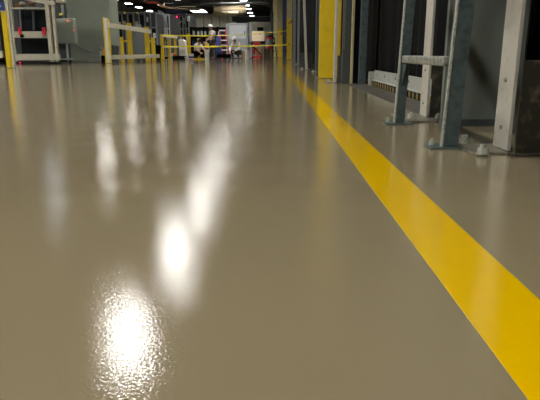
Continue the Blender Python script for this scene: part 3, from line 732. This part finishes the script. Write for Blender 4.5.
# clutter at the left of the work area
tag(MB().box(xat(171.6, 28.6), xat(184.5, 28.6), 28.6, 29.3, 0, .18).build('tool_case', 'black', bevel=.03), 'low black tool case on the floor before the white covered stack', 'case')
tag(MB().ico(at(174.3, 53, 28.8), .07, (1.5, 1, .9)).build('hard_hat', 'orange', smooth=True), 'orange hard hat lying on the low black tool case', 'hard hat')
bpy.data.objects['hard_hat'].location.z = .178
cs = thing('covered_stack', 'stack draped with a white sheet behind the lower tape', 'stack', (xat(182, 30.5), 30.5, 0))
MB().prism([(xat(179, 30.5), 0), (xat(186.2, 30.5), 0), (xat(185.6, 30.5), zat(41, 30.5)), (xat(183, 30.5), zat(39.3, 30.5)), (xat(178.2, 30.5), zat(39.6, 30.5)), (xat(178.8, 30.5), zat(46, 30.5))], 'y', 30.5, 31.0).build('sheet', 'cloth', cs, bevel=.04)
MB().box(xat(179.5, 30.4), xat(185, 30.4), 30.42, 30.5, .25, .5).build('fold', 'lightgrey', cs, bevel=.02)
jg = thing('paint_pail', 'blue and white pail with red rim by the small white tub', 'pail', (xat(190, 28.0), 28.0, 0))
jx = xat(190.8, 28.0); MB().lathe([(.10, 0), (.12, .2), (.12, .28)], jx, 28.0).build('body', 'silver', jg); MB().lathe([(.123, .08), (.125, .16), (.123, .161)], jx, 28.0).build('band', 'blue', jg); MB().lathe([(.10, -.0), (.112, .002), (.108, .03)], jx, 28.0).build('rim', 'red', jg)
tag(MB().box(xat(171, 29.6), xat(171.9, 29.6)+.12, 29.6, 29.8, 0, .30).build('spray_can_box', 'silver', bevel=.01), 'pale box between the legs of the small yellow barrier', 'box')
tag(MB().box(xat(192.5, 28.6), xat(204, 28.6), 28.6, 28.9, 0, .06).build('levelling_board', 'yellow', bevel=.005), 'yellow board lying on the floor before the dark haired worker', 'board')
tb = thing('folding_table', 'folding table with yellow and blue items behind the tall white bucket', 'table', (xat(204, 33), 33, 0))
MB().box(xat(199.5, 33), xat(209, 33), 33, 33.5, .58, .62).build('table_top', 'duct', tb)
for p_ in (200, 208.4):
    for yy in (33.05, 33.45): MB().box(xat(p_, 33)-.015, xat(p_, 33)+.015, yy-.015, yy+.015, 0, .58).build('leg', 'midgrey', tb)
for (pa, pb5, h, c_, n_) in ((199.8, 201.6, .2, 'red', 'small red box'), (201.8, 204.6, .16, 'blue', 'blue box'), (204.9, 208.4, .22, 'yellow', 'yellow box')):
    tag(MB().box(xat(pa, 33), xat(pb5, 33), 33.05, 33.3, .62, .62+h).build('parts_box', c_, bevel=.01), n_ + ' on the folding table behind the tall bucket', 'box')

# ------------------------------------------------------------------ people
def skinned(name, verts, edges, m, parent, root=0, sub=2):
    bm = bmesh.new(); lay = bm.verts.layers.skin.verify(); vs = []
    for (p, r) in verts:
        v = bm.verts.new(p); s_ = v[lay]
        s_.radius = (r, r) if not isinstance(r, tuple) else r; vs.append(v)
    vs[root][lay].use_root = True
    for a_, b_ in edges: bm.edges.new((vs[a_], vs[b_]))
    mesh = bpy.data.meshes.new(name); bm.to_mesh(mesh); bm.free(); mesh.materials.append(M[m])
    o = bpy.data.objects.new(name, mesh); C.objects.link(o); o.parent = parent
    sk = o.modifiers.new('skin', 'SKIN'); sk.use_smooth_shade = True
    sb_ = o.modifiers.new('subdivision', 'SUBSURF'); sb_.levels = 1; sb_.render_levels = sub
    return o
def person(loc, rz, J, label, shirt, trousers, hat=None, hair=True, suit=False):
    """J: dict of joints in the body frame, facing -Y, side suffix l / r"""
    t = thing('person', label, 'person', loc); t.rotation_euler.z = rz; t['_o'] = (0, 0, 0)
    V = []; E = []; ix = {}
    def v(k, r): ix[k] = len(V); V.append((Vector(J[k]), r))
    def e(a_, b_): E.append((ix[a_], ix[b_]))
    v('pelvis', (.13, .105)); v('waist', (.125, .10)); v('chest', (.155, .115)); v('neck', .058); v('headlow', .07); v('headmid', (.082, .095)); v('headtop', .068)
    e('pelvis', 'waist'); e('waist', 'chest'); e('chest', 'neck'); e('neck', 'headlow'); e('headlow', 'headmid'); e('headmid', 'headtop')
    for s in 'lr':
        v('sh'+s, .062); v('el'+s, .044); v('wr'+s, .028); v('palm'+s, (.040, .020)); v('hip'+s, .088); v('kn'+s, .058); v('an'+s, .040); v('toe'+s, .034)
        e('chest', 'sh'+s); e('sh'+s, 'el'+s); e('el'+s, 'wr'+s); e('wr'+s, 'palm'+s)
        e('pelvis', 'hip'+s); e('hip'+s, 'kn'+s); e('kn'+s, 'an'+s); e('an'+s, 'toe'+s)
        w_ = Vector(J['wr'+s]); p_ = Vector(J['palm'+s]); d = (p_-w_).normalized(); q_ = d.cross(Vector((0, 1, 0))); q_ = q_.normalized() if q_.length > .1 else Vector((1, 0, 0))
        bend = d.cross(q_).normalized()
        for i, L in enumerate((.065, .075, .07, .055)):
            a_ = p_ + q_*(.026*(i-1.5)) + d*.012; n0 = len(V)
            V += [(a_, .0095), (a_ + d*L*.5 + bend*.006, .009), (a_ + d*L*.9 + bend*.028, .008)]
            E.extend([(ix['palm'+s], n0), (n0, n0+1), (n0+1, n0+2)])
        n0 = len(V); sgn = -1 if s == 'l' else 1
        V += [(p_ - d*.02 + q_*.05*sgn, .011), (p_ + d*.03 + q_*.065*sgn, .009)]
        E.extend([(ix['palm'+s], n0), (n0, n0+1)])
    body = skinned('body', V, E, 'skin', t)
    hm, hl, ht = Vector(J['headmid']), Vector(J['headlow']), Vector(J['headtop']); up = (ht-hl).normalized(); f = (Vector(J['face'])).normalized(); sd = up.cross(f).normalized()
    # face features and hair
    q = MB(); c = hm + f*.088 - up*.008
    q.tube([c + up*.02, c + f*.018 - up*.018, c - up*.024], [.008, .014, .006], 8); q.build('nose', 'skin', t, smooth=True)
    q = MB()
    for k_ in (-1, 1): q.ico(hm + f*.082 + sd*.032*k_ + up*.012, .011, sub=1)
    q.build('eyes', 'hair', t)
    q = MB(); q.tube([hm + f*.08 - up*.055 - sd*.022, hm + f*.088 - up*.057, hm + f*.08 - up*.055 + sd*.022], .006, 6); q.build('mouth', 'rust', t)
    for k_ in (-1, 1): MB().ico(hm + sd*.088*k_ - up*.005, .022, (.5, .7, 1.3), 1).build('ear', 'skin', t)
    if hair:
        q = MB(); q.ico(hm + up*.030 - f*.022, .103, (1, 1, 1), 3)
        q.build('hair', 'hair', t, smooth=True)
    if hat:
        h = thing_part = MB(); h.ico(hm + up*.055, .125, (1, 1.05, .9), 3)
        bmesh.ops.bisect_plane(h.bm, geom=h.bm.verts[:]+h.bm.edges[:]+h.bm.faces[:], plane_co=hm + up*.04, plane_no=-up, clear_outer=True)
        hh = h.build('hard_hat', hat, t, smooth=True)
        MB().tube([hm + up*.036, hm + up*.046], [.15, .145], 20).build('brim', hat, hh)
    # clothes
    def clothes(name, m, keys, edges, scale, add=.01):
        vv = []; ii = {}
        for k_, r in keys: ii[k_] = len(vv); vv.append((Vector(J[k_]) if isinstance(k_, str) and k_ in J else k_, r))
        return skinned(name, vv, [(ii[a_], ii[b_]) for a_, b_ in edges], m, t)
    for s in 'lr':
        el, wr, sh = Vector(J['el'+s]), Vector(J['wr'+s]), Vector(J['sh'+s])
        J['cuff'+s] = tuple(sh.lerp(el, .8)) if not suit else tuple(el.lerp(wr, .93))
        J['hem'+s] = tuple(Vector(J['kn'+s]).lerp(Vector(J['an'+s]), .9))
    top = [('pelvis', (.150, .125)), ('waist', (.152, .125)), ('chest', (.178, .138)), ('neck', .066)]
    te = [('pelvis', 'waist'), ('waist', 'chest'), ('chest', 'neck')]
    for s in 'lr':
        top += [('sh'+s, .080)]; te += [('chest', 'sh'+s)]
        if suit: top += [('el'+s, .062), ('cuff'+s, .046)]; te += [('sh'+s, 'el'+s), ('el'+s, 'cuff'+s)]
        else: top += [('cuff'+s, .066)]; te += [('sh'+s, 'cuff'+s)]
    clothes('shirt', shirt, top, te, 1)
    bot = [('pelvis', (.148, .124))]; be = []
    for s in 'lr':
        bot += [('hip'+s, .108), ('kn'+s, .078), ('hem'+s, .062)]; be += [('pelvis', 'hip'+s), ('hip'+s, 'kn'+s), ('kn'+s, 'hem'+s)]
        an, to = Vector(J['an'+s]), Vector(J['toe'+s])
        skinned('shoe', [(an + Vector((0, .02, -.005)), .052), (an.lerp(to, .5), .05), (to, .042)], [(0, 1), (1, 2)], 'dark', t)
    clothes('trousers', trousers, bot, be, 1)
    return t
STAND = dict(pelvis=(0, 0, .93), waist=(0, -.005, 1.08), chest=(0, -.03, 1.30), neck=(0, -.05, 1.45), headlow=(0, -.075, 1.50), headmid=(0, -.09, 1.58), headtop=(0, -.09, 1.65), face=(.1, -1, -.35),
    shl=(.17, -.03, 1.37), ell=(.24, -.10, 1.10), wrl=(.17, -.30, 1.0), palml=(.14, -.38, .99), hipl=(.09, 0, .88), knl=(.11, -.03, .48), anl=(.12, .02, .07), toel=(.13, -.14, .04),
    shr=(-.17, -.03, 1.37), elr=(-.26, -.06, 1.10), wrr=(-.28, -.22, .92), palmr=(-.28, -.30, .88), hipr=(-.09, 0, .88), knr=(-.11, -.03, .48), anr=(-.12, .02, .07), toer=(-.14, -.14, .04))
person((xat(212.6, 30.8), 30.8, 0), -1.0, STAND, 'person in white shirt, dark trousers and white hard hat, standing beside the red ladder', 'cloth', 'trousers', hat='bucket')
CRO = dict(pelvis=(0, .12, .36), waist=(0, .06, .50), chest=(0, -.06, .72), neck=(0, -.13, .85), headlow=(0, -.17, .89), headmid=(0, -.20, .96), headtop=(0, -.20, 1.03), face=(0, -1, -.6),
    shl=(.17, -.06, .78), ell=(.26, -.22, .55), wrl=(.14, -.42, .42), palml=(.10, -.49, .37), hipl=(.10, .10, .34), knl=(.17, -.28, .46), anl=(.15, -.06, .07), toel=(.18, -.22, .04),
    shr=(-.17, -.06, .78), elr=(-.26, -.24, .54), wrr=(-.15, -.43, .38), palmr=(-.12, -.50, .33), hipr=(-.10, .10, .34), knr=(-.17, -.28, .44), anr=(-.15, -.06, .07), toer=(-.18, -.22, .04))
person((xat(236.3, 30.0), 30.2, 0), -.45, dict(CRO), 'person crouching in white top and dark trousers before the large pale cabinet', 'cloth', 'dark', hat='bucket', suit=True)
CR2 = {k_: ((v_[0], v_[1], v_[2]*.9 if k_ not in ('face',) else v_[2])) for k_, v_ in CRO.items()}
person((xat(196.6, 29.6), 29.9, 0), .75, CR2, 'dark haired person crouching in white shirt behind the yellow board', 'cloth', 'black')

# ------------------------------------------------------------------ overhead
def hbeam(y, z, m='walld', d=.35):
    q = MB(); q.box(X0, X1, y, y+.03, z, z+d); q.box(X0, X1, y-.10, y+.13, z, z+.03); q.box(X0, X1, y-.10, y+.13, z+d-.03, z+d)
    return struct(q.build('trim_3', m))
for i, y in enumerate((12, 24, 36, 48, 58, 70, 82)):
    o = hbeam(y, CEIL-.36, 'dark'); o.name = 'trim_%d' % (3+i)
dk = thing('air_duct', 'large tan round air duct hanging across the hall above the silver cabinet', 'duct', (-2.8, 52, 4.0))
xL, xR = xat(213.5, 52, 11), xat(246, 52, 11); zc = zat(9.8, 52)
MB().tube([(xL, 52, zc), (xL+.15, 52, zc), (xR, 52, zc+.02)], [.42, .46, .46], 20).build('pipe', 'duct', dk, smooth=True)
for i in range(3): xx = xL+.5+i*1.0; MB().tube([(xx, 52, zc), (xx+.04, 52, zc)], .475, 20).build('seam_ring', 'duct', dk)
for xx in (xL+.7, xR-.5): MB().tube([(xx, 52, zc+.4), (xx, 52, CEIL)], .02, 6).build('hanger', 'dark', dk)
d2 = thing('air_duct', 'small tan pipe under the large air duct', 'duct', (-2.8, 50, 3.8))
z2 = zat(13.3, 50)
MB().tube([(xat(213, 50, 13), 50, z2), (xat(238, 50, 13), 50, z2)], .16, 14).build('pipe', 'duct', d2, smooth=True)
MB().tube([(xat(220, 50, 13), 50, z2), (xat(220, 50, 13), 50, CEIL)], .015, 6).build('hanger', 'dark', d2)
gp = thing('overhead_rail', 'black rail crossing high above the work area and turning down at one end', 'rail', (-1, 40, 4))
pts = [at(p[0], p[1], 40) for p in ((165, 5), (225, 4), (262, 3.4), (268, 4), (271.3, 7), (272, 13), (272, 57))]; pts[-1].z = 0
MB().tube(pts, .10, 8).build('rail', 'dark', gp, smooth=True)
MB().tube([at(200, 4, 40), at(200, 4, 40) + Vector((0, 0, CEIL - zat(4, 40)))], .03, 6).build('hanger', 'dark', gp)
g2 = thing('overhead_beam', 'dark horizontal beam just above the silver cabinet', 'beam', (-1, 60, 3.5))
MB().box(xat(232, 60, 17), xat(270, 60, 17), 60, 60.3, zat(21.5, 60), zat(16.6, 60)).build('beam', 'dark', g2)
MB().box(xat(231, 60, 17), xat(270, 60, 17), 59.95, 60.35, zat(16.6, 60), zat(16, 60)).build('flange', 'midgrey', g2)
for p_ in (234, 268): MB().tube([(xat(p_, 60), 60.15, zat(16, 60)), (xat(p_, 60), 60.15, CEIL)], .03, 6).build('hanger', 'dark', g2)
g3 = thing('pipe_run', 'brown pipe run high above the sloping blue canopy', 'pipe', (-5, 46, 4))
MB().tube([at(160, 7, 46), at(192, 9.5, 46), at(200, 9.5, 46)], .09, 10).build('pipe', 'trunk', g3, smooth=True)
MB().tube([at(158, 5.2, 46), at(196, 6.8, 46)], .05, 8).build('small_pipe', 'duct', g3)
for p_ in (165, 190): MB().tube([at(p_, 7.5, 46), at(p_, 7.5, 46) + Vector((0, 0, CEIL - zat(7.5, 46)))], .015, 6).build('hanger', 'dark', g3)
g4 = thing('orange_pipe', 'curved tan and red pipe above the glazed machine enclosure', 'pipe', (-6, 33, 3))
MB().tube([at(p[0], p[1], 33) for p in ((143, 1.5), (150, 1.8), (156, 2.2), (160, 4.5), (164, 7), (168, 7.8))], .05, 8).build('pipe', 'rust', g4, smooth=True)
MB().tube([at(148, 3, 33), at(156, 3, 33)], .035, 8).build('red_pipe', 'red', g4)
MB().tube([at(150, 1.5, 33), at(150, 1.5, 33) + Vector((0, 0, CEIL - zat(1.5, 33)))], .015, 6).build('hanger', 'dark', g4)
# pale partition far off behind racks
pw = thing('partition', 'pale tan partition wall below the ducts at the far end', 'partition', (-6, 75, 0))
MB().box(xat(178, 75, 30), xat(236, 75, 30), 75, 75.2, 0, zat(14, 75)).build('panel', pale_wall, pw)
for i in range(6): xx = xat(188+i*8, 75, 30); MB().box(xx-.08, xx+.08, 74.9, 75, 0, zat(16, 75)).build('rib', 'beige', pw)

for o in bpy.data.objects:
    if '_o' in o: del o['_o']

# ------------------------------------------------------------------ world + view
w = bpy.data.worlds.new('world'); SC.world = w; w.use_nodes = True
w.node_tree.nodes['Background'].inputs[0].default_value = (.05, .055, .06, 1); w.node_tree.nodes['Background'].inputs[1].default_value = .3
SC.view_settings.view_transform = 'Standard'; SC.view_settings.look = 'None'; SC.view_settings.gamma = 1
SC.view_settings.use_curve_mapping = False
SC.view_settings.exposure = 0.13
SC.cycles.use_denoising = True
SC.cycles.max_bounces = 6
